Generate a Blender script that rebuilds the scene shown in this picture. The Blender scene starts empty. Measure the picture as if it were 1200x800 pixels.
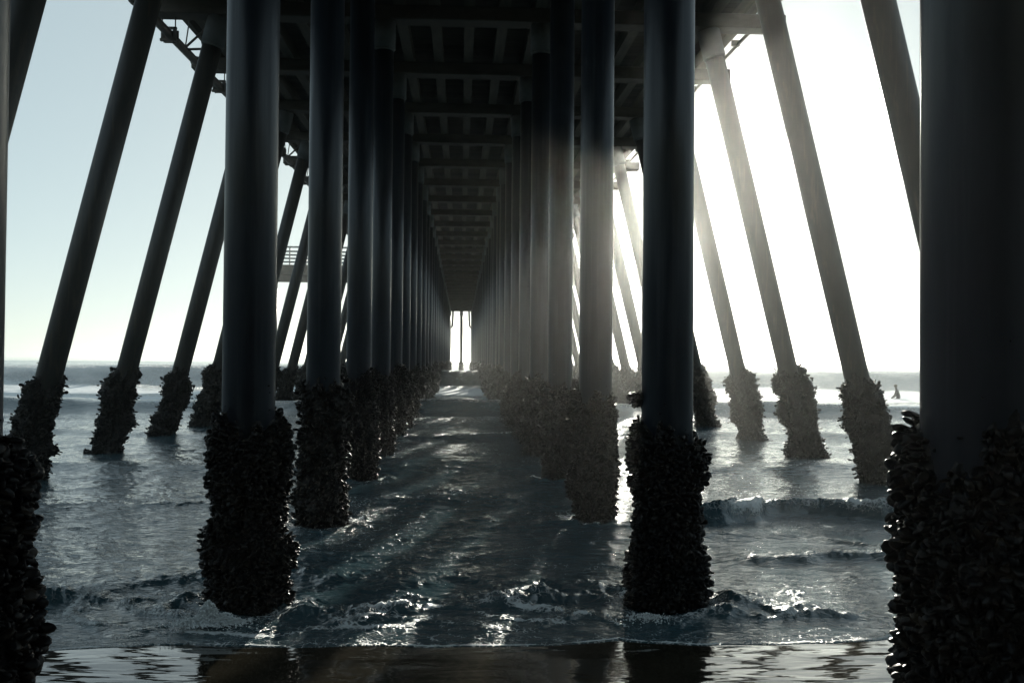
import bpy, bmesh, math, random
import numpy as np
from mathutils import Vector, Matrix, noise

R = math.radians
random.seed(7)
rng = np.random.default_rng(11)
sc = bpy.context.scene
col = sc.collection
PI = math.pi

# ------------------------------------------------------------------ scale of the place
EYE = 2.07                 # camera above the calm water
FPX = 1167.0               # focal length in pixels of a 1200 px wide frame (35 mm lens)
S = 4.5                    # spacing of the bents
W = 1.753                  # half distance of the two vertical piles of a bent
PR = 0.215                 # pile radius
NROW = 34                  # bents in front of the camera


def row_y(k):
    return 3.22 if k == 0 else S * (k + 0.86)


def cap_z(y):              # underside of the cap beams above the water
    t = min(max((y - 18) / 28.0, 0.0), 1.0)
    return EYE + 7.30 + 0.42 * (t * (2 - t)) - 0.30 * min(max((y - 60) / 90.0, 0), 1)


# ------------------------------------------------------------------ object helpers
def tag(o, label=None, cat=None, group=None, kind=None):
    if label: o['label'] = label
    if cat: o['category'] = cat
    if group: o['group'] = group
    if kind: o['kind'] = kind
    return o


def empty(name, loc=(0, 0, 0)):
    o = bpy.data.objects.new(name, None)
    col.objects.link(o)
    o.location = loc
    o.empty_display_size = 0.3
    return o


def mesh_obj(name, me, mat=None, parent=None, loc=(0, 0, 0), rot=None):
    o = bpy.data.objects.new(name, me)
    col.objects.link(o)
    if mat is not None and len(me.materials) == 0:
        me.materials.append(mat)
    if parent: o.parent = parent
    o.location = loc
    if rot is not None: o.rotation_euler = rot
    return o


def np_mesh(name, verts, faces, smooth=True):
    """faces: (n,4) or (n,3) integer array or list of such arrays"""
    me = bpy.data.meshes.new(name)
    if not isinstance(faces, list): faces = [faces]
    faces = [np.asarray(f, dtype=np.int32) for f in faces if len(f)]
    nv = len(verts)
    me.vertices.add(nv)
    me.vertices.foreach_set('co', np.asarray(verts, dtype=np.float32).ravel())
    loops = np.concatenate([f.ravel() for f in faces])
    starts, tot = [], 0
    for f in faces:
        n, m = f.shape
        starts.append(tot + np.arange(n) * m)
        tot += n * m
    starts = np.concatenate(starts)
    me.loops.add(len(loops))
    me.loops.foreach_set('vertex_index', loops)
    me.polygons.add(len(starts))
    me.polygons.foreach_set('loop_start', starts.astype(np.int32))
    me.update(calc_edges=True)
    me.validate()
    if smooth:
        me.polygons.foreach_set('use_smooth', np.ones(len(me.polygons), dtype=bool))
    return me


class MB:
    def __init__(self):
        self.bm = bmesh.new()

    def box(self, c, s, rot=None, bevel=0.0):
        r = bmesh.ops.create_cube(self.bm, size=1.0)
        vs = r['verts']
        M = Matrix.Translation(c) @ (rot.to_4x4() if rot is not None else Matrix.Identity(4)) @ Matrix.Diagonal((s[0], s[1], s[2], 1))
        bmesh.ops.transform(self.bm, matrix=M, verts=vs)
        if bevel:
            es = list({e for v in vs for e in v.link_edges})
            bmesh.ops.bevel(self.bm, geom=es, offset=bevel, segments=1, affect='EDGES')
        return self

    def tube(self, a, b, r0, r1=None, seg=16, caps=True):
        a, b = Vector(a), Vector(b)
        r1 = r0 if r1 is None else r1
        d = b - a
        q = d.to_track_quat('Z', 'Y')
        M = Matrix.Translation((a + b) / 2) @ q.to_matrix().to_4x4()
        bmesh.ops.create_cone(self.bm, cap_ends=caps, segments=seg, radius1=r0, radius2=r1, depth=d.length, matrix=M)
        return self

    def ball(self, c, r, sub=2, scale=(1, 1, 1)):
        M = Matrix.Translation(c) @ Matrix.Diagonal((scale[0], scale[1], scale[2], 1))
        bmesh.ops.create_icosphere(self.bm, subdivisions=sub, radius=r, matrix=M)
        return self

    def mesh(self, name, smooth=False):
        me = bpy.data.meshes.new(name)
        self.bm.to_mesh(me)
        self.bm.free()
        if smooth:
            for p in me.polygons: p.use_smooth = len(p.vertices) < 6
        return me

    def obj(self, name, mat, parent=None, smooth=False, loc=(0, 0, 0)):
        return mesh_obj(name, self.mesh(name, smooth), mat, parent, loc)


# ------------------------------------------------------------------ materials
def new_mat(name):
    m = bpy.data.materials.new(name)
    m.use_nodes = True
    nt = m.node_tree
    bs = nt.nodes['Principled BSDF']
    return m, nt, bs


def N(nt, t, **kw):
    n = nt.nodes.new(t)
    for k, v in kw.items():
        if k in n.inputs:
            n.inputs[k].default_value = v
        else:
            setattr(n, k, v)
    return n


def ramp(nt, fac, stops):
    r = nt.nodes.new('ShaderNodeValToRGB')
    el = r.color_ramp.elements
    while len(el) < len(stops): el.new(0.5)
    for e, (p, c) in zip(el, stops):
        e.position = p
        e.color = (c[0], c[1], c[2], 1) if len(c) == 3 else c
    nt.links.new(fac, r.inputs[0])
    return r


def coords(nt, scale, world=False):
    if world:
        g = nt.nodes.new('ShaderNodeNewGeometry')
        src = g.outputs['Position']
    else:
        g = nt.nodes.new('ShaderNodeTexCoord')
        src = g.outputs['Object']
    mp = nt.nodes.new('ShaderNodeMapping')
    mp.inputs['Scale'].default_value = scale
    nt.links.new(src, mp.inputs['Vector'])
    return mp.outputs[0]


def surf_mat(name, c0, c1, rough, scale=(3, 3, 3), bump=0.3, bdist=0.01, detail=6, world=True, spec=0.5, metallic=0.0):
    m, nt, bs = new_mat(name)
    v = coords(nt, scale, world)
    n = N(nt, 'ShaderNodeTexNoise', Scale=1.0, Detail=detail, Roughness=0.6)
    nt.links.new(v, n.inputs['Vector'])
    r = ramp(nt, n.outputs['Fac'], [(0.3, c0), (0.7, c1)])
    nt.links.new(r.outputs[0], bs.inputs['Base Color'])
    rr = N(nt, 'ShaderNodeMapRange')
    rr.inputs['To Min'].default_value = rough * 0.75
    rr.inputs['To Max'].default_value = min(1, rough * 1.3)
    nt.links.new(n.outputs['Fac'], rr.inputs['Value'])
    nt.links.new(rr.outputs[0], bs.inputs['Roughness'])
    bs.inputs['Specular IOR Level'].default_value = spec
    bs.inputs['Metallic'].default_value = metallic
    v2 = coords(nt, tuple(s * 6 for s in scale), world)
    n2 = N(nt, 'ShaderNodeTexNoise', Scale=1.0, Detail=4)
    nt.links.new(v2, n2.inputs['Vector'])
    b = N(nt, 'ShaderNodeBump', Strength=bump, Distance=bdist)
    nt.links.new(n2.outputs['Fac'], b.inputs['Height'])
    nt.links.new(b.outputs[0], bs.inputs['Normal'])
    return m


M_PILE = surf_mat('pile_coating', (0.010, 0.013, 0.020), (0.026, 0.034, 0.048), 0.33, (3, 3, 0.8), 0.25, 0.006)
def add_streaks(m, tint, amt):
    nt = m.node_tree; bs = nt.nodes['Principled BSDF']
    src = bs.inputs['Base Color'].links[0].from_socket
    v = coords(nt, (14, 14, 0.45), True)
    n = N(nt, 'ShaderNodeTexNoise', Scale=1.0, Detail=5.0, Roughness=0.65); nt.links.new(v, n.inputs['Vector'])
    rr = ramp(nt, n.outputs['Fac'], [(0.52, (0, 0, 0)), (0.72, (amt, amt, amt))])
    mx = N(nt, 'ShaderNodeMixRGB'); nt.links.new(rr.outputs[0], mx.inputs[0]); nt.links.new(src, mx.inputs[1])
    mx.inputs[2].default_value = (*tint, 1)
    nt.links.new(mx.outputs[0], bs.inputs['Base Color'])


add_streaks(M_PILE, (0.06, 0.07, 0.08), 0.5)
M_RAKE = surf_mat('raked_pile_coating', (0.018, 0.018, 0.018), (0.045, 0.042, 0.038), 0.48, (3, 3, 0.8), 0.3, 0.006)
add_streaks(M_RAKE, (0.10, 0.075, 0.05), 0.6)
M_SLEEVE = surf_mat('sleeve_concrete', (0.1, 0.105, 0.105), (0.18, 0.185, 0.185), 0.8, (2, 2, 2), 0.4, 0.01)
M_CAP = surf_mat('cap_concrete', (0.05, 0.042, 0.034), (0.12, 0.1, 0.08), 0.85, (1.2, 1.2, 2.5), 0.5, 0.015)
M_TIMBER = surf_mat('stringer_timber', (0.06, 0.048, 0.035), (0.15, 0.12, 0.09), 0.85, (6, 0.6, 6), 0.5, 0.01)
M_STEEL = surf_mat('weathered_steel', (0.06, 0.055, 0.05), (0.16, 0.13, 0.1), 0.55, (5, 5, 5), 0.3, 0.005)
M_RAIL = surf_mat('painted_rail', (0.16, 0.17, 0.18), (0.3, 0.31, 0.32), 0.6, (4, 4, 4), 0.2, 0.004)

# deck boards: grooves across the pier
M_DECK, nt, bs = new_mat('deck_planking')
g = nt.nodes.new('ShaderNodeNewGeometry')
sx = nt.nodes.new('ShaderNodeSeparateXYZ'); nt.links.new(g.outputs['Position'], sx.inputs[0])
mul = N(nt, 'ShaderNodeMath', operation='MULTIPLY'); mul.inputs[1].default_value = 1 / 0.29
nt.links.new(sx.outputs['Y'], mul.inputs[0])
fr = N(nt, 'ShaderNodeMath', operation='FRACT'); nt.links.new(mul.outputs[0], fr.inputs[0])
fl = N(nt, 'ShaderNodeMath', operation='FLOOR'); nt.links.new(mul.outputs[0], fl.inputs[0])
wn = N(nt, 'ShaderNodeTexWhiteNoise', noise_dimensions='1D'); nt.links.new(fl.outputs[0], wn.inputs['W'])
rp = ramp(nt, wn.outputs['Value'], [(0, (0.03, 0.024, 0.018)), (1, (0.07, 0.056, 0.042))])
gr = ramp(nt, fr.outputs[0], [(0.0, (0, 0, 0)), (0.05, (1, 1, 1))])
mx = N(nt, 'ShaderNodeMixRGB', blend_type='MULTIPLY'); mx.inputs[0].default_value = 0.8
nt.links.new(rp.outputs[0], mx.inputs[1]); nt.links.new(gr.outputs[0], mx.inputs[2])
nt.links.new(mx.outputs[0], bs.inputs['Base Color'])
bp = N(nt, 'ShaderNodeBump', Strength=0.8, Distance=0.02); nt.links.new(gr.outputs[0], bp.inputs['Height'])
nt.links.new(bp.outputs[0], bs.inputs['Normal'])
bs.inputs['Roughness'].default_value = 0.85

# mussels: blue-black shells with brown and pale scraps between
M_MUSSEL, nt, bs = new_mat('mussel_shells')
v = coords(nt, (26, 26, 26))
vo = N(nt, 'ShaderNodeTexVoronoi', Scale=1.0); nt.links.new(v, vo.inputs['Vector'])
rp = ramp(nt, vo.outputs['Color'], [(0.0, (0.003, 0.0035, 0.005)), (0.65, (0.008, 0.007, 0.007)), (0.9, (0.02, 0.015, 0.011)), (1.0, (0.08, 0.065, 0.05))])
nt.links.new(rp.outputs[0], bs.inputs['Base Color'])
bs.inputs['Roughness'].default_value = 0.42
bs.inputs['Specular IOR Level'].default_value = 0.18
bp = N(nt, 'ShaderNodeBump', Strength=0.7, Distance=0.02); nt.links.new(vo.outputs['Distance'], bp.inputs['Height'])
nt.links.new(bp.outputs[0], bs.inputs['Normal'])

# sea water with foam from a vertex attribute
M_SEA, nt, bs = new_mat('sea_water')
att = N(nt, 'ShaderNodeAttribute', attribute_name='foam')
pos = coords(nt, (1, 1, 1), True)
f1 = N(nt, 'ShaderNodeTexNoise', Scale=7.0, Detail=8.0, Roughness=0.7, Distortion=1.2); nt.links.new(pos, f1.inputs['Vector'])
f2 = N(nt, 'ShaderNodeTexVoronoi', Scale=17.0, feature='DISTANCE_TO_EDGE')
dist = N(nt, 'ShaderNodeTexNoise', Scale=5.0, Detail=3.0); nt.links.new(pos, dist.inputs['Vector'])
av = N(nt, 'ShaderNodeVectorMath', operation='MULTIPLY_ADD')
nt.links.new(dist.outputs['Color'], av.inputs[0]); av.inputs[1].default_value = (0.25, 0.25, 0.25); nt.links.new(pos, av.inputs[2])
nt.links.new(av.outputs[0], f2.inputs['Vector'])
lace = N(nt, 'ShaderNodeMapRange'); lace.inputs['From Min'].default_value = 0.0; lace.inputs['From Max'].default_value = 0.14
lace.inputs['To Min'].default_value = 0.18; lace.inputs['To Max'].default_value = -0.06
nt.links.new(f2.outputs['Distance'], lace.inputs['Value'])
a1 = N(nt, 'ShaderNodeMath', operation='ADD'); nt.links.new(att.outputs['Fac'], a1.inputs[0]); nt.links.new(lace.outputs[0], a1.inputs[1])
a2 = N(nt, 'ShaderNodeMath', operation='ADD'); nt.links.new(a1.outputs[0], a2.inputs[0]); nt.links.new(f1.outputs['Fac'], a2.inputs[1])
fm = N(nt, 'ShaderNodeMapRange', interpolation_type='SMOOTHSTEP'); fm.inputs['From Min'].default_value = 0.92; fm.inputs['From Max'].default_value = 1.18
nt.links.new(a2.outputs[0], fm.inputs['Value'])
foam = fm.outputs[0]
# ripples of three sizes, long across the shore-normal
def ripple(scale, detail, w):
    v = coords(nt, scale, True)
    n = N(nt, 'ShaderNodeTexNoise', Scale=1.0, Detail=detail, Roughness=0.55, Distortion=0.6)
    nt.links.new(v, n.inputs['Vector'])
    q = N(nt, 'ShaderNodeMapRange', interpolation_type='SMOOTHSTEP')   # flat water with separate small crests
    q.inputs['From Min'].default_value = 0.40; q.inputs['From Max'].default_value = 0.82
    nt.links.new(n.outputs['Fac'], q.inputs['Value'])
    m = N(nt, 'ShaderNodeMath', operation='MULTIPLY'); m.inputs[1].default_value = w
    nt.links.new(q.outputs[0], m.inputs[0])
    return m.outputs[0]
r1 = ripple((3.6, 8.0, 1), 5, 0.014)
r2 = ripple((10, 22, 1), 3, 0.0045)
s1 = N(nt, 'ShaderNodeMath', operation='ADD'); nt.links.new(r1, s1.inputs[0]); nt.links.new(r2, s1.inputs[1])
fb = N(nt, 'ShaderNodeMath', operation='MULTIPLY_ADD'); nt.links.new(foam, fb.inputs[0]); fb.inputs[1].default_value = 0.012; nt.links.new(s1.outputs[0], fb.inputs[2])
fz = N(nt, 'ShaderNodeTexNoise', Scale=60.0, Detail=3.0); nt.links.new(pos, fz.inputs['Vector'])
fz2 = N(nt, 'ShaderNodeMath', operation='MULTIPLY'); nt.links.new(fz.outputs['Fac'], fz2.inputs[0]); nt.links.new(foam, fz2.inputs[1])
fb2 = N(nt, 'ShaderNodeMath', operation='MULTIPLY_ADD'); nt.links.new(fz2.outputs[0], fb2.inputs[0]); fb2.inputs[1].default_value = 0.012; nt.links.new(fb.outputs[0], fb2.inputs[2])
bp = N(nt, 'ShaderNodeBump', Strength=1.0, Distance=1.0); nt.links.new(fb2.outputs[0], bp.inputs['Height'])
nt.links.new(bp.outputs[0], bs.inputs['Normal'])
cw = N(nt, 'ShaderNodeMixRGB'); nt.links.new(foam, cw.inputs[0])
cw.inputs[1].default_value = (0.040, 0.078, 0.092, 1); cw.inputs[2].default_value = (0.72, 0.75, 0.76, 1)
nt.links.new(cw.outputs[0], bs.inputs['Base Color'])
rw = N(nt, 'ShaderNodeMapRange'); rw.inputs['To Min'].default_value = 0.04; rw.inputs['To Max'].default_value = 0.75
nt.links.new(foam, rw.inputs['Value']); nt.links.new(rw.outputs[0], bs.inputs['Roughness'])
bs.inputs['IOR'].default_value = 1.8

M_FOAM = surf_mat('sea_foam', (0.6, 0.63, 0.64), (0.8, 0.82, 0.82), 0.5, (40, 40, 40), 0.5, 0.004)

# wet sand under a film of water
M_SAND, nt, bs = new_mat('wet_sand')
v = coords(nt, (0.8, 2.6, 1), True)
n1 = N(nt, 'ShaderNodeTexNoise', Scale=1.0, Detail=2.0, Distortion=0.8); nt.links.new(v, n1.inputs['Vector'])
v3 = coords(nt, (5, 14, 1), True)
n3 = N(nt, 'ShaderNodeTexNoise', Scale=1.0, Detail=2.0); nt.links.new(v3, n3.inputs['Vector'])
mm = N(nt, 'ShaderNodeMath', operation='MULTIPLY_ADD'); nt.links.new(n3.outputs['Fac'], mm.inputs[0]); mm.inputs[1].default_value = 0.12; nt.links.new(n1.outputs['Fac'], mm.inputs[2])
bp = N(nt, 'ShaderNodeBump', Strength=1.0, Distance=0.02); nt.links.new(mm.outputs[0], bp.inputs['Height'])
nt.links.new(bp.outputs[0], bs.inputs['Normal'])
v2 = coords(nt, (2, 3, 1), True)
n2 = N(nt, 'ShaderNodeTexNoise', Scale=1.0, Detail=6.0); nt.links.new(v2, n2.inputs['Vector'])
rp = ramp(nt, n2.outputs['Fac'], [(0.3, (0.018, 0.016, 0.011)), (0.7, (0.03, 0.026, 0.018))])
nt.links.new(rp.outputs[0], bs.inputs['Base Color'])
bs.inputs['Roughness'].default_value = 0.05
bs.inputs['IOR'].default_value = 2.0

M_SUIT = surf_mat('wetsuit_rubber', (0.012, 0.012, 0.014), (0.025, 0.025, 0.028), 0.5)
M_HAIR = surf_mat('dark_hair', (0.02, 0.014, 0.01), (0.05, 0.035, 0.02), 0.6)
M_BOARD = surf_mat('board_resin', (0.6, 0.58, 0.5), (0.7, 0.68, 0.62), 0.25)

# ------------------------------------------------------------------ mussel crusts
def fbm(p, oct=4):
    return noise.fractal(p, 1.0, 2.0, oct, noise_basis='PERLIN_ORIGINAL')


def shell_template():
    # a little wedge-shaped shell, pointed at the base (z = 0), blunt at the tip (z = 1)
    rings = [(0.0, 0.12), (0.35, 0.36), (0.72, 0.42), (0.93, 0.26)]
    vs, fs = [], []
    nseg = 6
    for z, r in rings:
        for i in range(nseg):
            a = 2 * PI * i / nseg
            vs.append((math.cos(a) * r * 0.75, math.sin(a) * r * 0.36 + 0.12 * z * z, z))
    vs.append((0, 0.12, 1.03))
    for j in range(len(rings) - 1):
        for i in range(nseg):
            fs.append((j * nseg + i, j * nseg + (i + 1) % nseg, (j + 1) * nseg + (i + 1) % nseg, (j + 1) * nseg + i))
    b = (len(rings) - 1) * nseg
    tris = [(b + i, b + (i + 1) % nseg, len(vs) - 1) for i in range(nseg)]
    return np.array(vs), np.array(fs), np.array(tris)


SH_V, SH_Q, SH_T = shell_template()


def crust_mesh(seed, nshell, seg, top=1.78, bot=-0.5, thick=0.11, lumps=(), scl=1.0, size=0.062):
    """crust round a vertical pile of radius PR standing at the origin; lumps: (angle, z, radius, out)"""
    off = Vector((seed * 13.7, seed * 5.1, seed * 2.3))
    rnd = random.Random(seed)

    def top_at(a):
        return top + 0.26 * noise.noise(Vector((math.cos(a) * 1.3, math.sin(a) * 1.3, 0)) + off) + 0.13 * noise.noise(Vector((math.cos(a) * 4, math.sin(a) * 4, 3)) + off)

    def thick_at(a, z):
        p = Vector((math.cos(a) * 0.9, math.sin(a) * 0.9, z * 1.5)) + off
        t = thick * (0.85 + 1.5 * noise.noise(p * 1.15) + 1.0 * noise.noise(p * 2.7) + 0.9 * noise.noise(p * 5) + 0.45 * noise.noise(p * 13))
        tz = top_at(a)
        e = min(max((tz - z) / 0.16, 0.0), 1.0)
        t = max(t, 0.025) * math.sqrt(e)
        for la, lz, lr, lo in lumps:
            da = (a - la + PI) % (2 * PI) - PI
            d2 = (da * 0.27 / lr) ** 2 + ((z - lz) / lr) ** 2
            if d2 < 1: t = max(t, lo * math.sqrt(1 - d2))
        return t * scl
    nz = int((top + 0.35 - bot) / (2 * PI * 0.3 / seg))
    z1 = top + 0.35
    V = []
    for j in range(nz + 1):
        z = bot + (z1 - bot) * j / nz
        for i in range(seg):
            a = 2 * PI * i / seg
            t = thick_at(a, z)
            r = PR - 0.004 + t
            if t > 0.01:
                q = Vector((math.cos(a) * r, math.sin(a) * r, z)) * 22 + off
                r += 0.016 * noise.noise(q) + 0.012 * (noise.cell(q * 1.3) - 0.5)
            V.append((math.cos(a) * r, math.sin(a) * r, z))
    F = []
    for j in range(nz):
        for i in range(seg):
            F.append((j * seg + i, j * seg + (i + 1) % seg, (j + 1) * seg + (i + 1) % seg, (j + 1) * seg + i))
    V = [np.array(V)]
    Q = [np.array(F)]
    T = []
    base = len(V[0])
    n = 0
    tries = 0
    while n < nshell and tries < nshell * 5:
        tries += 1
        a = rnd.uniform(0, 2 * PI)
        z = rnd.uniform(bot + 0.3, z1)
        t = thick_at(a, z)
        stray = t < 0.012
        if stray and rnd.random() > 0.06 * math.exp(-(z - top_at(a)) * 5): continue
        r = PR + t - 0.012
        nrm = Vector((math.cos(a), math.sin(a), 0))
        d = (nrm + Vector((rnd.gauss(0, .45), rnd.gauss(0, .45), rnd.gauss(0.1, .5)))).normalized()
        L = size * min(0.5 + rnd.expovariate(2.2), 1.7) * (0.5 if stray else 1)
        q = d.to_track_quat('Z', 'Y').to_matrix() @ Matrix.Rotation(rnd.uniform(0, 6.28), 3, 'Z')
        A = np.array(q) * L
        P = SH_V @ A.T + np.array((nrm.x * r, nrm.y * r, z))
        V.append(P); Q.append(SH_Q + base); T.append(SH_T + base)
        base += len(SH_V)
        n += 1
    faces = [np.concatenate(Q)] + ([np.concatenate(T)] if T else [])
    me = np_mesh('mussel_crust', np.concatenate(V), faces, smooth=False)
    me.materials.append(M_MUSSEL)
    return me


# ------------------------------------------------------------------ the pier
pier = empty('pier', (0, 0, 0))
tag(pier, 'long ocean pier seen from below, dark round piles with raked piles either side', 'pier')


def shaft_mesh(length, seg=40, r=PR):
    m = MB()
    m.tube((0, 0, 0), (0, 0, length), r, r, seg, True)
    # faint joint bands
    return m.mesh('shaft', True)


def sleeve_mesh(h, r=PR):
    m = MB()
    m.tube((0, 0, -h), (0, 0, -h + 0.05), r + 0.012, r + 0.035, 32)
    m.tube((0, 0, -h + 0.05), (0, 0, 0), r + 0.035, r + 0.035, 32)
    return m.mesh('sleeve', True)


def vertical_pile(x, y, crust, rotz=0.0, name='pile'):
    zt = cap_z(y)
    o = mesh_obj(name, shaft_mesh(zt + 1.0, 48 if y < 16 else 28), M_PILE, pier, (x, y, -1.0))
    mesh_obj('sleeve', SLEEVE, M_SLEEVE, o, (0, 0, zt + 1.0))
    mesh_obj('mussel_crust', crust, M_MUSSEL, o, (0, 0, 1.0), (0, 0, rotz))
    return o


BAT = 0.243


def raked_pile(side, y, crust, rotz=0.0, kk=9):
    zt = cap_z(y)
    xt = side * (5.45 + {1: (-0.9, -0.9), 2: (-0.58, -0.56), 3: (-0.30, -0.25), 4: (-0.14, 0.0), 5: (-0.08, 0.09)}.get(kk, (0.0, 0.0))[side > 0])
    ang = math.atan(BAT)
    L = (zt + 1.2) / math.cos(ang)
    xb = xt + side * BAT * (zt + 1.2)
    o = mesh_obj('raked_pile', shaft_mesh(L, 40 if y < 26 else 24), M_RAKE, pier, (xb, y, -1.2), (0, -side * ang, 0))
    mesh_obj('sleeve', SLEEVE, M_SLEEVE, o, (0, 0, L - 0.02))
    mesh_obj('mussel_crust', crust, M_MUSSEL, o, (0, 0, 1.2 / math.cos(ang)), (0, 0, rotz))
    return o


SLEEVE = sleeve_mesh(0.66)
print('crusts')
C_NEAR = {
    (-1, 0): crust_mesh(3, 9500, 84, top=1.80, thick=0.04, bot=-0.3, size=0.046, lumps=((0.3, 1.62, 0.14, 0.075), (0.4, 1.18, 0.2, 0.10), (0.5, 0.75, 0.2, 0.09), (2.5, 1.2, 0.4, 0.1))),
    (1, 0): crust_mesh(8, 9500, 84, top=1.82, thick=0.012, bot=-0.3, size=0.046, lumps=((PI - 0.4, 1.70, 0.16, 0.055), (PI - 0.5, 1.48, 0.18, 0.06), (PI - 0.4, 0.95, 0.22, 0.055), (4.2, 1.2, 0.5, 0.06))),
    (-1, 1): crust_mesh(21, 6500, 72, top=1.58, thick=0.055, bot=-0.3, size=0.05, lumps=((3.0, 0.62, 0.08, 0.14), (PI, 1.35, 0.2, 0.07), (PI, 1.05, 0.2, 0.06), (PI, 0.2, 0.25, 0.08), (0.1, 0.45, 0.2, 0.16), (0.1, 1.3, 0.28, 0.12), (0, 0.12, 0.15, 0.12), (0, 0.9, 0.2, 0.07))),
    (1, 1): crust_mesh(34, 6500, 72, top=1.46, thick=0.03, bot=-0.3, size=0.05, lumps=((PI - 0.2, 1.78, 0.105, 0.075), (0.1, 1.2, 0.22, 0.11), (PI, 1.32, 0.24, 0.09), (PI, 1.1, 0.2, 0.06), (0.1, 0.25, 0.3, 0.12), (PI, 0.2, 0.34, 0.10), (4.7, 0.7, 0.5, 0.05))),
    (1, 2): crust_mesh(41, 4000, 56, top=1.6, thick=0.035, bot=-0.3, size=0.05, lumps=((PI, 1.2, 0.3, 0.12), (PI, 0.5, 0.3, 0.12), (PI - 0.2, 1.55, 0.15, 0.14))),
}
C_MID = [crust_mesh(50 + i, 2600, 44, top=(1.72, 1.6, 1.8, 1.66)[i], thick=(0.085, 0.095, 0.08, 0.09)[i]) for i in range(4)]
C_FAR = [crust_mesh(70 + i, 500, 36, top=(1.75, 1.62, 1.85)[i], thick=0.12, size=0.07) for i in range(3)]
C_RAKE = [crust_mesh(90 + i, 2200, 44, top=(1.78, 1.9, 1.7, 1.82)[i], thick=(0.12, 0.13, 0.115, 0.13)[i], bot=-0.6, size=0.055) for i in range(4)]

for k in range(NROW):
    y = row_y(k)
    for s in (-1, 1):
        if (s, k) in C_NEAR: c, rz = C_NEAR[(s, k)], 0.0
        elif k < 8: c, rz = C_MID[(k * 2 + (s > 0)) % 4], 1.7 * k + s
        else: c, rz = C_FAR[(k * 2 + (s > 0)) % 3], 1.7 * k + s
        jx = random.uniform(-.025, .025) if k > 2 else (0.08 if (s, k) == (-1, 0) else 0)
        vertical_pile(s * W + jx, y, c, rz)
        c = C_RAKE[(k * 2 + (s > 0)) % 4] if k < 10 else C_FAR[(k + (s > 0)) % 3]
        if k > 0: raked_pile(s, y, c, 2.1 * k + s, k)

yE = row_y(NROW - 1)
o = vertical_pile(0.07, yE, C_FAR[0], 0.5)
o['label'] = 'single pile standing in the middle of the far opening'

# the bents that carry on towards the beach behind the camera
for k in range(1, 8):
    y = 3.375 - 4.5 * k - 1.0
    for s in (-1, 1):
        mesh_obj('pile', shaft_mesh(cap_z(y) + 1.0, 20), M_PILE, pier, (s * W, y, -1.0))
        a_ = math.atan(BAT)
        mesh_obj('raked_pile', shaft_mesh((cap_z(y) + 1.2) / math.cos(a_), 20), M_RAKE, pier, (s * (5.45 + BAT * (cap_z(y) + 1.2)), y, -1.2), (0, -s * a_, 0))

# cap beams, stringers, deck
CAPH, CAPW, STRH = 0.31, 0.48, 0.36
capme = MB().box((0, 0, CAPH / 2), (14.2, CAPW, CAPH), bevel=0.02).mesh('cap_beam')
capme.materials.append(M_CAP)
rows = [3.375 - 4.5 * k - 1.0 for k in range(1, 8)] + [row_y(k) for k in range(NROW)]
for y in rows:
    mesh_obj('cap_beam', capme, M_CAP, pier, (random.uniform(-.05, .05), y, cap_z(y)))


def strip(name, x0, x1, dz0, dz1, mat, y0=-40.0, y1=None, parent=pier):
    """a long member that follows the camber of the pier"""
    y1 = y1 or yE + 1.2
    ys = [y0, 3] + [row_y(k) for k in range(1, NROW - 1)] + [y1]
    V, F = [], []
    for y in ys:
        z = cap_z(y)
        V += [(x0, y, z + dz0), (x1, y, z + dz0), (x1, y, z + dz1), (x0, y, z + dz1)]
    for i in range(len(ys) - 1):
        a = i * 4
        for j in range(4):
            F.append((a + j, a + (j + 1) % 4, a + 4 + (j + 1) % 4, a + 4 + j))
    F += [(3, 2, 1, 0), (len(V) - 4, len(V) - 3, len(V) - 2, len(V) - 1)]
    me = bpy.data.meshes.new(name)
    me.from_pydata(V, [], F)
    me.update()
    return mesh_obj(name, me, mat, parent)


x = 0.13 - 0.775 * 8
while x < 6.4:
    strip('stringer', x - 0.12, x + 0.12, CAPH, CAPH + STRH, M_TIMBER)
    x += 0.775
strip('deck_planking', -6.45, 6.45, CAPH + STRH, CAPH + STRH + 0.1, M_DECK)
for s in (-1, 1):
    xa, xb = sorted((s * 6.45, s * 6.57))
    strip('edge_beam', xa, xb, CAPH + 0.12, CAPH + STRH + 0.22, M_TIMBER)
    # railing on the deck edge, one part a side
    m = MB()
    y = -8.5
    while y < yE:
        z = cap_z(y) + CAPH + STRH + 0.1
        m.box((s * 6.35, y, z + 0.55), (0.12, 0.12, 1.1))
        y += 2.25
    ys = [-8.5, 3] + [row_y(k) for k in range(1, NROW)]
    for a, b in zip(ys[:-1], ys[1:]):
        for h in (0.3, 0.6, 0.85, 1.1):
            za, zb = cap_z(a) + CAPH + STRH + 0.1 + h, cap_z(b) + CAPH + STRH + 0.1 + h
            m.tube((s * 6.35, a, za), (s * 6.35, b, zb), 0.035, seg=6)
    m.obj('railing', M_RAIL, pier)

# knee braces of the last bent
for s in (-1, 1):
    m = MB()
    z = cap_z(yE)
    m.tube((s * 1.6, yE, z - 2.6), (s * 1.30, yE, z - 2.2), 0.12, 0.14, 10)
    m.tube((s * 1.32, yE, z - 2.25), (s * 1.22, yE, z), 0.14, 0.14, 10)
    m.obj('knee_brace', M_STEEL, pier)

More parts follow.
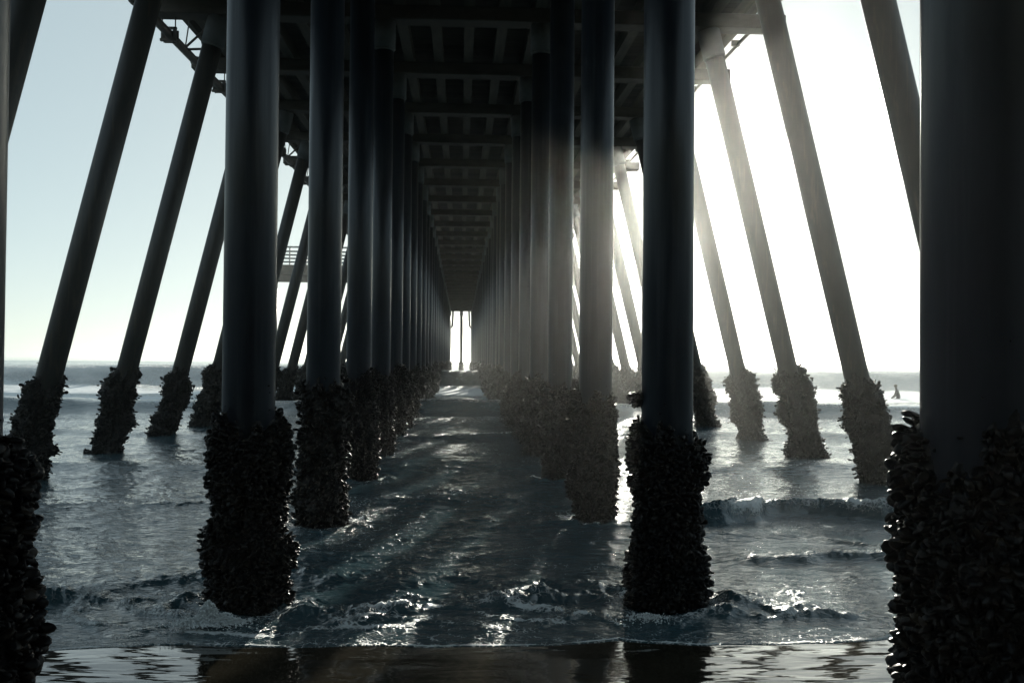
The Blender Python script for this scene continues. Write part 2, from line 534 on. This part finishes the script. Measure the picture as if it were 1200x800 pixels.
# wings of the wider part of the pier far out
YW = 97.0
zw = EYE + 8.0
for s in (-1, 1):
    m = MB()
    m.box((s * 13.2, YW + 4, zw + 0.5), (13.4, 9, 1.0))
    m.obj('platform_wing', M_CAP, pier)
    m = MB()
    for i in range(9):
        m.box((s * (7.2 + i * 1.55), YW - 0.35, zw + 1.9), (0.14, 0.14, 1.78))
    for h in (0.28, 0.62, 0.96, 1.3):
        m.box((s * 13.2, YW - 0.30, zw + 1.0 + h), (13.4, 0.05, 0.17))
    m.box((s * 13.2, YW - 0.35, zw + 2.72), (13.4, 0.2, 0.16))
    m.obj('slatted_railing', M_RAIL, pier)
    for j in (0, 1):
        m = MB()
        m.tube((s * 19.0, YW + 1 + j * 5, -1.5), (s * 19.0, YW + 1 + j * 5, zw), PR, PR, 16)
        m.obj('wing_pile', M_PILE, pier, True)

# ------------------------------------------------------------------ utility pipe slung under the cap ends on the left
pipe = empty('utility_pipe', (-6.4, 12, EYE + 7.0))
tag(pipe, 'long grey utility pipe slung on brackets under the left ends of the cap beams', 'pipe')
PX = -6.4


def pz(y): return cap_z(y) - 0.38


m = MB()
ys = [10.0] + [row_y(k) for k in range(2, NROW)]
for a, b in zip(ys[:-1], ys[1:]):
    m.tube((0, a - 12, pz(a) - EYE - 7.0), (0, b - 12, pz(b) - EYE - 7.0), 0.095, seg=16, caps=False)
    c = (a + b) / 2
    m.tube((0, c - 12.07, pz(c) - EYE - 7), (0, c - 11.93, pz(c) - EYE - 7), 0.125, seg=16)
m.obj('pipe', M_STEEL, pipe, True)
hg = MB()
hg.box((0, 0, 0.12), (0.34, 0.07, 0.05)); hg.box((-0.14, 0, -0.01), (0.04, 0.07, 0.30)); hg.box((0.14, 0, -0.01), (0.04, 0.07, 0.30))
hg.box((0, 0, -0.14), (0.36, 0.09, 0.05)); hg.tube((-0.14, 0, 0.1), (-0.14, 0, 0.38), 0.014, seg=6); hg.tube((0.14, 0, 0.1), (0.14, 0, 0.38), 0.014, seg=6)
hg.tube((0.1, 0, -0.2), (0.1, 0, 0.1), 0.012, seg=6); hg.tube((-0.1, 0, -0.2), (-0.1, 0, 0.1), 0.012, seg=6)
hg.box((0, 0.22, 0.0), (0.3, 0.05, 0.27))
hgm = hg.mesh('hanger'); hgm.materials.append(M_STEEL)
br = MB()
br.tube((0.02, 0, 0.0), (0.16, 0, 1.05), 0.016, seg=6); br.tube((0.0, 0, 0.02), (0.62, 0, 0.62), 0.03, seg=6)
br.tube((0.0, 0, 0.0), (0.6, 0, 0.03), 0.03, seg=6); br.tube((0.6, 0, 0.03), (0.62, 0, 0.7), 0.03, seg=6)
brm = br.mesh('strut_bracket'); brm.materials.append(M_STEEL)
for k in range(2, NROW):
    y = row_y(k)
    mesh_obj('hanger', hgm, M_STEEL, pipe, (0, y - 12, pz(y) - EYE - 7.0))
    if k < NROW - 1:
        y2 = y + 1.2
        mesh_obj('strut_bracket', brm, M_STEEL, pipe, (0, y2 - 12, pz(y2) - EYE - 7.0))

# slim conduit along the right-hand deck edge
m = MB()
cd = empty('conduit', (6.75, 12, EYE + 7.7))
tag(cd, 'thin conduit clipped along the right-hand edge of the deck', 'conduit')
ys = [10.0] + [row_y(k) for k in range(2, NROW)]
for a, b in zip(ys[:-1], ys[1:]):
    m.tube((0, a - 12, cap_z(a) + 0.36 - EYE - 7.7), (0, b - 12, cap_z(b) + 0.36 - EYE - 7.7), 0.045, seg=8, caps=False)
m.obj('pipe', M_STEEL, cd, True)
cm = MB().box((-0.06, 0, 0.02), (0.2, 0.1, 0.14)).mesh('clip')
for k in range(2, NROW):
    for d in (0, 2.2):
        y = row_y(k) + d
        mesh_obj('clip', cm, M_STEEL, cd, (0, y - 12, cap_z(y) + 0.36 - EYE - 7.7))

# ------------------------------------------------------------------ sea
print('sea')


def vnoise(x, y, seed):
    """smooth 2-D value noise on numpy arrays, about -1..1"""
    r = np.random.default_rng(seed)
    tab = r.uniform(-1, 1, (256, 256))
    xi, yi = np.floor(x).astype(int), np.floor(y).astype(int)
    fx, fy = x - xi, y - yi
    fx = fx * fx * (3 - 2 * fx); fy = fy * fy * (3 - 2 * fy)
    a = tab[xi & 255, yi & 255]; b = tab[(xi + 1) & 255, yi & 255]
    c = tab[xi & 255, (yi + 1) & 255]; d = tab[(xi + 1) & 255, (yi + 1) & 255]
    return (a * (1 - fx) + b * fx) * (1 - fy) + (c * (1 - fx) + d * fx) * fy


def front_y(x):
    f = np.full_like(x, 7.5)
    edges = (-60, -30, -16, -8.0, -4.6, -1.98, 1.22, 3.3, 6.4, 10, 18, 32, 60)
    for a, b in zip(edges[:-1], edges[1:]):
        t = np.clip((x - a) / (b - a), 0, 1)
        f = f - np.where((x >= a) & (x < b), 0.17 * np.abs(np.sin(PI * t)) ** 0.45, 0)
    return f + 0.05 * vnoise(x * 1.7, x * 0 + 2, 6) + 0.02 * vnoise(x * 5, x * 0 + 2, 7) + 0.5 * np.clip((x - 3.0) / 1.5, 0, 1) ** 2


def sstep(a, b, v):
    t = np.clip((v - a) / (b - a), 0, 1)
    return t * t * (3 - 2 * t)


def breaker(x, y, y0, H, lf, lb, wob, wl, seed, hv=0.3):
    c = y0 + wob * vnoise(x / wl + 31, x * 0 + seed, seed) + 0.25 * wob * vnoise(x / wl * 4, x * 0 + seed, seed + 1)
    h = H * (1 + hv * vnoise(x / wl * 1.3 + 7, x * 0 + 3, seed + 2))
    s = y - c
    prof = np.where(s < 0, np.exp(-(s / lf) ** 2), np.exp(-(s / lb) ** 2))
    return h * prof, s


u_in = np.arange(-0.68, 0.60, 0.00135)
gr = np.cumsum(0.0016 * 1.06 ** np.arange(120))
u = np.concatenate([u_in[0] - gr[::-1], u_in, u_in[-1] + gr])
nr = []
t = 0.0
while True:
    yy = 7.3 * math.exp(t)
    if yy > 900: break
    nr.append(t)
    t += 0.0012 if t < 0.012 else 0.0034 if yy < 25 else (0.005 if yy < 60 else 0.009)
tt = np.array(nr)
U, T_ = np.meshgrid(u, tt)
rr_ = np.exp(T_)
X0 = U * 7.3 * rr_
FY = front_y(X0)
Y0 = FY + 7.3 * (rr_ - 1)
X, Y = X0.copy(), Y0.copy()
Dm = Y                                  # distance for level of detail
Z = np.zeros_like(X)
# sum of many small waves
ncomp = 130
lam = np.exp(math.log(0.13) + (math.log(6.0) - math.log(0.13)) * rng.uniform(0, 1, ncomp) ** 1.35)
ang = rng.normal(0, 0.8, ncomp) + PI / 2
ph = rng.uniform(0, 2 * PI, ncomp)
shoal = 0.35 + 0.65 * sstep(7.5, 14, Y)
dX = np.zeros_like(X); dY = np.zeros_like(X)
wx = X + 0.35 * vnoise(X * 0.5, Y * 0.5, 40); wy = Y + 0.35 * vnoise(X * 0.5, Y * 0.5, 41)
gust = 0.75 + 0.45 * vnoise(X * 0.22, Y * 0.15, 42)
for L, a, p in zip(lam, ang, ph):
    k = 2 * PI / L
    amp = 0.0021 * L ** 0.72
    lod = sstep(0.9, 2.2, L / (Dm * 0.0036 * 1.0 + 0.02))
    A = amp * lod * (shoal if L > 1.2 else gust)
    arg = k * (math.cos(a) * wx + math.sin(a) * wy) + p
    cA = np.cos(arg)
    Z += A * (cA + 0.25 * np.cos(2 * arg))
    sA = np.sin(arg)
    dX -= 0.7 * A * math.cos(a) * sA
    dY -= 0.7 * A * math.sin(a) * sA
foamA = np.full_like(X, 0.0)
# swell lines: (y0, height, front length, back length, wobble, wobble length, seed, window)
def add_breaker(y0, H, lf, lb, wob, wl, seed, win=None, foam=0.0, ffront=1.0, fback=1.0, hv=0.3, rough=0.0):
    global Z, foamA, dY
    h, s = breaker(X, Y, y0, H, lf, lb, wob, wl, seed, hv)
    w = 1.0 if win is None else sstep(win[0], win[1], X) * (1 - sstep(win[2], win[3], X))
    if rough:
        h = h * (1 + rough * vnoise(X * 3.1, Y * 3.1, seed + 9) + rough * 0.8 * vnoise(X * 9, Y * 9, seed + 10) + rough * 0.6 * vnoise(X * 23, Y * 23, seed + 12))
    Z = Z + h * w
    dY = dY - 0.35 * h * w * (s > -lf * 2)
    if foam:
        f = foam * np.where(s < 0, np.exp(-(s / ffront) ** 2), np.exp(-(s / fback) ** 2))
        foamA = np.maximum(foamA, f * w * (0.75 + 0.5 * vnoise(X / wl * 4, Y * 0.6, seed + 11)))


add_breaker(330, 0.9, 14, 20, 20, 60, 201)
add_breaker(190, 0.9, 9, 14, 10, 40, 202)
add_breaker(124, 0.95, 6, 10, 6, 35, 203)
add_breaker(76, 1.42, 5.2, 9, 2.6, 16, 204, foam=0.66, ffront=2.4, fback=0.8, hv=0.12)
add_breaker(39.5, 0.48, 1.0, 3.2, 1.0, 8, 205, foam=0.72, ffront=0.6, fback=0.8, hv=0.3)
add_breaker(27, 0.12, 0.6, 1.6, 1.2, 6, 206, foam=0.35, ffront=0.3, fback=0.4)
add_breaker(19.5, 0.10, 0.5, 1.5, 1.0, 4, 207, foam=0.35, ffront=0.3, fback=0.4)
add_breaker(13.0, 0.24, 0.22, 0.6, 0.4, 1.1, 208, win=(2.3, 3.0, 5.6, 6.6), foam=0.95, ffront=0.24, fback=0.35, hv=0.25, rough=0.15)
add_breaker(14.4, 0.05, 0.5, 1.0, 0.9, 2.6, 218, win=(-9, -8, 2.2, 3), foam=0.34, ffront=0.2, fback=0.3, hv=0.6, rough=0.2)
add_breaker(10.7, 0.07, 0.16, 0.5, 0.4, 1.3, 209, win=(2.6, 3.2, 5.0, 5.6), foam=0.5, ffront=0.12, fback=0.25, hv=0.7, rough=0.15)
add_breaker(11.6, 0.03, 0.2, 0.5, 1.2, 2.1, 214, foam=0.34, ffront=0.06, fback=0.12, hv=1.0, rough=0.15)
add_breaker(9.6, 0.028, 0.18, 0.4, 0.9, 1.6, 210, foam=0.36, ffront=0.08, fback=0.12, hv=1.0, rough=0.4)
add_breaker(8.35, 0.05, 0.10, 0.35, 0.45, 0.9, 211, foam=0.60, ffront=0.06, fback=0.16, hv=0.9, rough=0.5)
add_breaker(7.85, 0.03, 0.06, 0.2, 0.25, 0.5, 212, foam=0.58, ffront=0.04, fback=0.12, hv=1.0, rough=0.5)
# broken water between the two far breakers, and lace near the swash
foamA = np.maximum(foamA, 0.95 * sstep(46, 52, Y) * (1 - sstep(66, 73, Y)) * (0.8 + 0.35 * vnoise(X * 0.12, Y * 0.2, 60)))
foamA = np.maximum(foamA, 0.36 * sstep(28, 36, Y) * (1 - sstep(36, 38.5, Y)))
foamA = np.maximum(foamA, 0.18 + 0.14 * vnoise(X * 0.6, Y * 0.9, 61))
dE = Y - front_y(X)
foamA = np.maximum(foamA, 0.36 * np.exp(-dE / 0.45) + 0.05)
foamA = np.maximum(foamA, (0.55 + 0.35 * vnoise(X * 4.3, Y * 0 + 1, 66)) * np.exp(-((dE - 0.035) / 0.02) ** 2))
# churned rings of water round the nearer piles
for k in range(0, 4):
    for s in (-1, 1):
        px, py = s * W, row_y(k)
        d = np.hypot(X - px, (Y - py) * 1.0)
        ring = np.exp(-((d - 0.55 - 0.1 * vnoise(X * 3, Y * 3, 70)) / 0.13) ** 2) * (Y < py + 0.2)
        Z = Z + 0.055 * ring * (1 + 0.7 * vnoise(X * 7, Y * 7, 71))
        foamA = np.maximum(foamA, 0.50 * np.exp(-((d - 0.42) / 0.15) ** 2))
# collars of water thrown up where the swash meets the first pair of piles
for s, r1_, r2_ in ((-1, 0.95, 1.45), (1, 0.9, 1.3)):
    px, py = s * W, row_y(1)
    dx_ = (X - px) / (1 + 0.35 * (np.sign(X - px) == -s)); dy_ = (Y - py - 0.25) * 1.5
    d = np.hypot(dx_, dy_) + 0.10 * vnoise(X * 2.1, Y * 2.1, 80 + s) + 0.03 * vnoise(X * 7, Y * 7, 83)
    for r0, hgt in ((r1_, 0.055), (r2_, 0.03)):
        e = d - r0
        m_ = (0.5 + 0.5 * np.sign(py + 0.5 - Y)) * np.clip(0.65 + 0.7 * vnoise(X * 1.6, Y * 1.6, 84), 0, 1.3)
        Z = Z + hgt * m_ * np.where(e > 0, np.exp(-(e / 0.07) ** 2), np.exp(-(e / 0.22) ** 2)) * (0.75 + 0.35 * vnoise(X * 9, Y * 9, 85) + 0.35 * vnoise(X * 19, Y * 21, 86) + 0.25 * vnoise(X * 37, Y * 37, 87))
        foamA = np.maximum(foamA, 0.66 * np.clip(m_, 0, 1) * np.exp(-((e - 0.0) / 0.09) ** 2))
# the swash thins to a rounded lip
lip = np.clip(dE / 0.12, 0, 1)
Z = Z * sstep(0.0, 1.3, dE) + 0.0
Z -= 0.026 * (1 - sstep(-0.02, 0.7, dE))
Z += 0.007 * np.sqrt(lip) * np.exp(-dE / 0.5) * (1 + 0.4 * vnoise(X * 5, Y * 5, 72))
fade = sstep(0.0, 0.6, dE)
X += dX * fade; Y += dY * fade
Z = np.where(T_ == 0, -0.032, Z)
# sink the outermost ring a little so nothing shows at the seam with the far sheet
ny, nx = X.shape
idx = np.arange(ny * nx).reshape(ny, nx)
Q = np.stack([idx[:-1, :-1], idx[:-1, 1:], idx[1:, 1:], idx[1:, :-1]], -1).reshape(-1, 4)
V = np.stack([X, Y, Z], -1).reshape(-1, 3)
# far sheet joined on the same mesh
yb = Y[-1].copy()
far = []
base = len(V)
Vf = np.stack([X[-1] * 30, yb * 30, np.zeros(nx)], -1)
V = np.concatenate([V, Vf])
Qf = np.stack([idx[-1, :-1], idx[-1, 1:], base + np.arange(1, nx), base + np.arange(nx - 1)], -1)
Q = np.concatenate([Q, Qf])
me = np_mesh('sea', V, Q)
at = me.attributes.new('foam', 'FLOAT', 'POINT')
fa = np.concatenate([foamA.ravel(), np.full(nx, 0.2)])
at.data.foreach_set('value', fa.astype(np.float32))
sea = mesh_obj('sea', me, M_SEA)
tag(sea, kind='structure')
print('sea verts', len(V))

# sand
def sand_z(x, y): return -0.015 - 0.035 * max(y - 7.0, 0) if y < 60 else -1.87
xs = [-400, -60, -20, -8, -4, -2, 0, 2, 4, 8, 20, 60, 400]
ysn = [-80, -20, 0, 4, 6, 7, 8, 10, 14, 20, 30, 60, 400]
V, F = [], []
for yv in ysn:
    for xv in xs:
        V.append((xv, yv, sand_z(xv, yv) + (0.03 * max(-yv, 0))))
for j in range(len(ysn) - 1):
    for i in range(len(xs) - 1):
        a = j * len(xs) + i
        F.append((a, a + 1, a + 1 + len(xs), a + len(xs)))
me = bpy.data.meshes.new('wet_sand'); me.from_pydata(V, [], F); me.update()
tag(mesh_obj('wet_sand', me, M_SAND), kind='structure')

# added hill, out of view, placed to block low sky light from behind
V, F = [], []
bx = list(range(-400, 401, 20))
prof = [(-62, -0.5), (-66, 3), (-72, 12), (-80, 20), (-95, 24), (-200, 27)]
for i, xv in enumerate(bx):
    for yv, zv in prof:
        n_ = noise.noise(Vector((xv * 0.03, yv * 0.05, 2)))
        V.append((xv, yv + 5 * n_, zv + 1.8 + (2.5 * n_ if zv > 2 else 0)))
np_ = len(prof)
for i in range(len(bx) - 1):
    for j in range(np_ - 1):
        a = i * np_ + j
        F.append((a, a + 1, a + 1 + np_, a + np_))
me = bpy.data.meshes.new('light_block_hill'); me.from_pydata(V, [], F); me.update()
tag(mesh_obj('light_block_hill', me, surf_mat('light_block_green', (0.02, 0.028, 0.012), (0.05, 0.055, 0.03), 0.95, (.3, .3, .3), 0.6, 0.3)), kind='structure')

# splashes and froth as small blobs
print('foam')
fv, ff, base = [], [], 0
ico = bmesh.new(); bmesh.ops.create_icosphere(ico, subdivisions=1, radius=1.0)
iv = np.array([v.co[:] for v in ico.verts]); it = np.array([[v.index for v in f.verts] for f in ico.faces]); ico.free()


def blob(c, r, fl=1.0):
    global base
    fv.append(iv * np.array((r, r, r * fl)) + np.array(c)); ff.append(it + base); base += len(iv)


r_ = random.Random(5)
# the lip of the swash
for i in range(0):
    x = r_.uniform(-6, 6)
    f = float(front_y(np.array([x]))[0])
    if noise.noise(Vector((x * 1.5, 3, 1))) < -0.15 and r_.random() < 0.8: continue
    y = f + abs(r_.gauss(0, 0.035)) + 0.01
    blob((x, y, 0.008 + r_.uniform(0, 0.010)), r_.uniform(0.003, 0.009), 0.7)
# splash at the foot of the near left pile and others
for cx, cy, n, hh, sp in ((-1.93, 7.85, 5000, 0.17, 0.09), (-1.80, 7.83, 1500, 0.08, 0.12), (-2.05, 7.80, 1200, 0.05, 0.12), (1.5, 7.9, 500, 0.04, 0.14)):
    for i in range(n):
        d = abs(r_.gauss(0, 1))
        a = r_.uniform(0, 2 * PI)
        x = cx + math.cos(a) * d * sp
        y = cy + math.sin(a) * d * sp * 0.6
        z = r_.random() ** 2 * hh * math.exp(-d * d) + 0.03
        blob((x, y, z), min(0.002 + r_.expovariate(450), 0.010))
me = np_mesh('foam', np.concatenate(fv), np.concatenate(ff))
tag(mesh_obj('foam', me, M_FOAM), kind='stuff')

# ------------------------------------------------------------------ surfer between the breakers
SX, SY, SZ = 25.6, 57.0, -0.27
bd = MB()
bm_ = bd.bm
pr = [(-1.05, 0.02), (-0.95, 0.13), (-0.5, 0.23), (0.1, 0.26), (0.6, 0.22), (0.95, 0.11), (1.1, 0.01)]
top, botm = [], []
for (l, w_) in pr:
    rk = 0.12 * max(0, (l - 0.3)) ** 2
    top.append([bm_.verts.new((l, s * w_, 0.035 + rk)) for s in (-1, 0, 1)])
    botm.append([bm_.verts.new((l, s * w_ * 0.9, -0.035 + rk)) for s in (-1, 0, 1)])
for i in range(len(pr) - 1):
    for j in (0, 1):
        bm_.faces.new((top[i][j], top[i + 1][j], top[i + 1][j + 1], top[i][j + 1]))
        bm_.faces.new((botm[i][j], botm[i][j + 1], botm[i + 1][j + 1], botm[i + 1][j]))
    bm_.faces.new((top[i][0], botm[i][0], botm[i + 1][0], top[i + 1][0]))
    bm_.faces.new((top[i][2], top[i + 1][2], botm[i + 1][2], botm[i][2]))
o = bd.obj('surfboard', M_BOARD, None, True, (SX, SY, SZ + 0.12))
o.rotation_euler = (0, -0.05, 2.5)
tag(o, 'pale surfboard floating in the white water under the surfer', 'surfboard')

vs = [(0, 0, 0.0), (0.0, 0, 0.25), (0.03, 0, 0.47), (0.06, 0, 0.56), (0.08, 0, 0.68), (0.09, 0, 0.80),
      (0.03, 0.19, 0.49), (0.14, 0.26, 0.26), (0.33, 0.17, 0.12), (0.40, 0.15, 0.08),
      (0.03, -0.19, 0.49), (0.14, -0.26, 0.26), (0.33, -0.17, 0.12), (0.40, -0.15, 0.08),
      (0.05, 0.12, -0.03), (0.42, 0.30, -0.02), (0.40, 0.33, -0.42), (0.52, 0.34, -0.47),
      (0.05, -0.12, -0.03), (0.42, -0.30, -0.02), (0.40, -0.33, -0.42), (0.52, -0.34, -0.47)]
es = [(0, 1), (1, 2), (2, 3), (3, 4), (4, 5), (2, 6), (6, 7), (7, 8), (8, 9), (2, 10), (10, 11), (11, 12), (12, 13),
      (0, 14), (14, 15), (15, 16), (16, 17), (0, 18), (18, 19), (19, 20), (20, 21)]
rd = [.15, .14, .15, .055, .095, .08, .065, .045, .035, .03, .065, .045, .035, .03, .1, .075, .05, .035, .1, .075, .05, .035]
me = bpy.data.meshes.new('person'); me.from_pydata(vs, es, []); me.update()
o = mesh_obj('person', me, M_SUIT, None, (SX, SY, SZ + 0.28), (0, 0.15, 2.5))
sk = o.modifiers.new('skin', 'SKIN'); ss = o.modifiers.new('sub', 'SUBSURF'); ss.levels = 1; ss.render_levels = 1
for i, r in enumerate(rd):
    me.skin_vertices[0].data[i].radius = (r, r)
me.skin_vertices[0].data[0].use_root = True
tag(o, 'surfer in dark wetsuit sitting astride a board in the distant white water', 'person')
h = MB().ball((0.075, 0, 0.79), 0.115, 2, (1, 0.9, 0.8)).obj('hair', M_HAIR, o, True)

# ------------------------------------------------------------------ haze
hz = MB().box((0, 9000, 5.5), (36000, 18300, 18.6))
haze_m, nt, bs = new_mat('haze_air')
nt.nodes.remove(bs)
pv = nt.nodes.new('ShaderNodeVolumePrincipled')
pv.inputs['Color'].default_value = (0.93, 0.95, 0.92, 1)
pv.inputs['Density'].default_value = 0.0008
pv.inputs['Anisotropy'].default_value = 0.915
nt.links.new(pv.outputs[0], nt.nodes['Material Output'].inputs['Volume'])
o = hz.obj('haze', haze_m)
tag(o, kind='stuff')

# ------------------------------------------------------------------ camera
cam = bpy.data.cameras.new('camera')
co = bpy.data.objects.new('camera', cam); col.objects.link(co); sc.camera = co
cam.sensor_width = 36.0
cam.lens = FPX / 1200 * 36.0
cam.clip_start = 0.05
cam.clip_end = 60000
yaw = math.atan(60 / FPX)
pitch = math.atan(22.1 / FPX)
fwd = Vector((math.sin(yaw) * math.cos(pitch), math.cos(yaw) * math.cos(pitch), math.sin(pitch)))
right = fwd.cross(Vector((0, 0, 1))).normalized()
up = right.cross(fwd)
roll = R(0.48)             # the horizon drops to the right
r2v = right * math.cos(roll) + up * math.sin(roll)
u2v = up * math.cos(roll) - right * math.sin(roll)
co.matrix_world = Matrix((
    (r2v.x, u2v.x, -fwd.x, 0), (r2v.y, u2v.y, -fwd.y, 0), (r2v.z, u2v.z, -fwd.z, EYE), (0, 0, 0, 1)))

# ------------------------------------------------------------------ daylight
SPX, SPY = 761.5, 178.0    # where the sun stands, turned into a direction
d = (fwd * FPX + r2v * (SPX - 600) + u2v * (400 - SPY)).normalized()
elev = math.asin(d.z)
azi = math.atan2(d.x, d.y)
print('sun elevation', math.degrees(elev), 'azimuth from +Y', math.degrees(azi))
w = bpy.data.worlds.new('World'); sc.world = w; w.use_nodes = True
nt = w.node_tree
sky = nt.nodes.new('ShaderNodeTexSky'); sky.sky_type = 'NISHITA'
sky.sun_disc = False
sky.sun_elevation = elev
sky.sun_rotation = azi
sky.altitude = 0
sky.air_density = 0.5
sky.dust_density = 0.35
sky.ozone_density = 1.6
# sea air evens the sky out: the clear-sky gradient is flattened
hs = N(nt, 'ShaderNodeGamma', Gamma=0.34)
nt.links.new(sky.outputs[0], hs.inputs['Color'])
tn = N(nt, 'ShaderNodeMixRGB', blend_type='MULTIPLY'); tn.inputs[0].default_value = 1.0
tn.inputs[2].default_value = (1.54, 1.68, 1.53, 1)
nt.links.new(hs.outputs[0], tn.inputs[1])
nt.links.new(tn.outputs[0], nt.nodes['Background'].inputs[0])
nt.nodes['Background'].inputs[1].default_value = 0.15
sl = bpy.data.lights.new('sun', 'SUN'); so = bpy.data.objects.new('sun', sl); col.objects.link(so)
sl.energy = 5.0
sl.angle = R(0.53)
sl.color = (1.0, 0.965, 0.85)
so.rotation_euler = d.to_track_quat('Z', 'Y').to_euler()
so.location = (20, 60, 40)

# ------------------------------------------------------------------ render settings
sc.render.engine = 'CYCLES'
cy = sc.cycles
cy.use_denoising = True
cy.max_bounces = 6
cy.diffuse_bounces = 3
cy.glossy_bounces = 3
cy.volume_bounces = 1
cy.transparent_max_bounces = 12
cy.sample_clamp_indirect = 3
cy.sample_clamp_direct = 40
cy.caustics_reflective = False
cy.caustics_refractive = False
sc.view_settings.view_transform = 'Standard'
sc.view_settings.look = 'None'
sc.view_settings.exposure = 0.8
sc.view_settings.gamma = 1.0
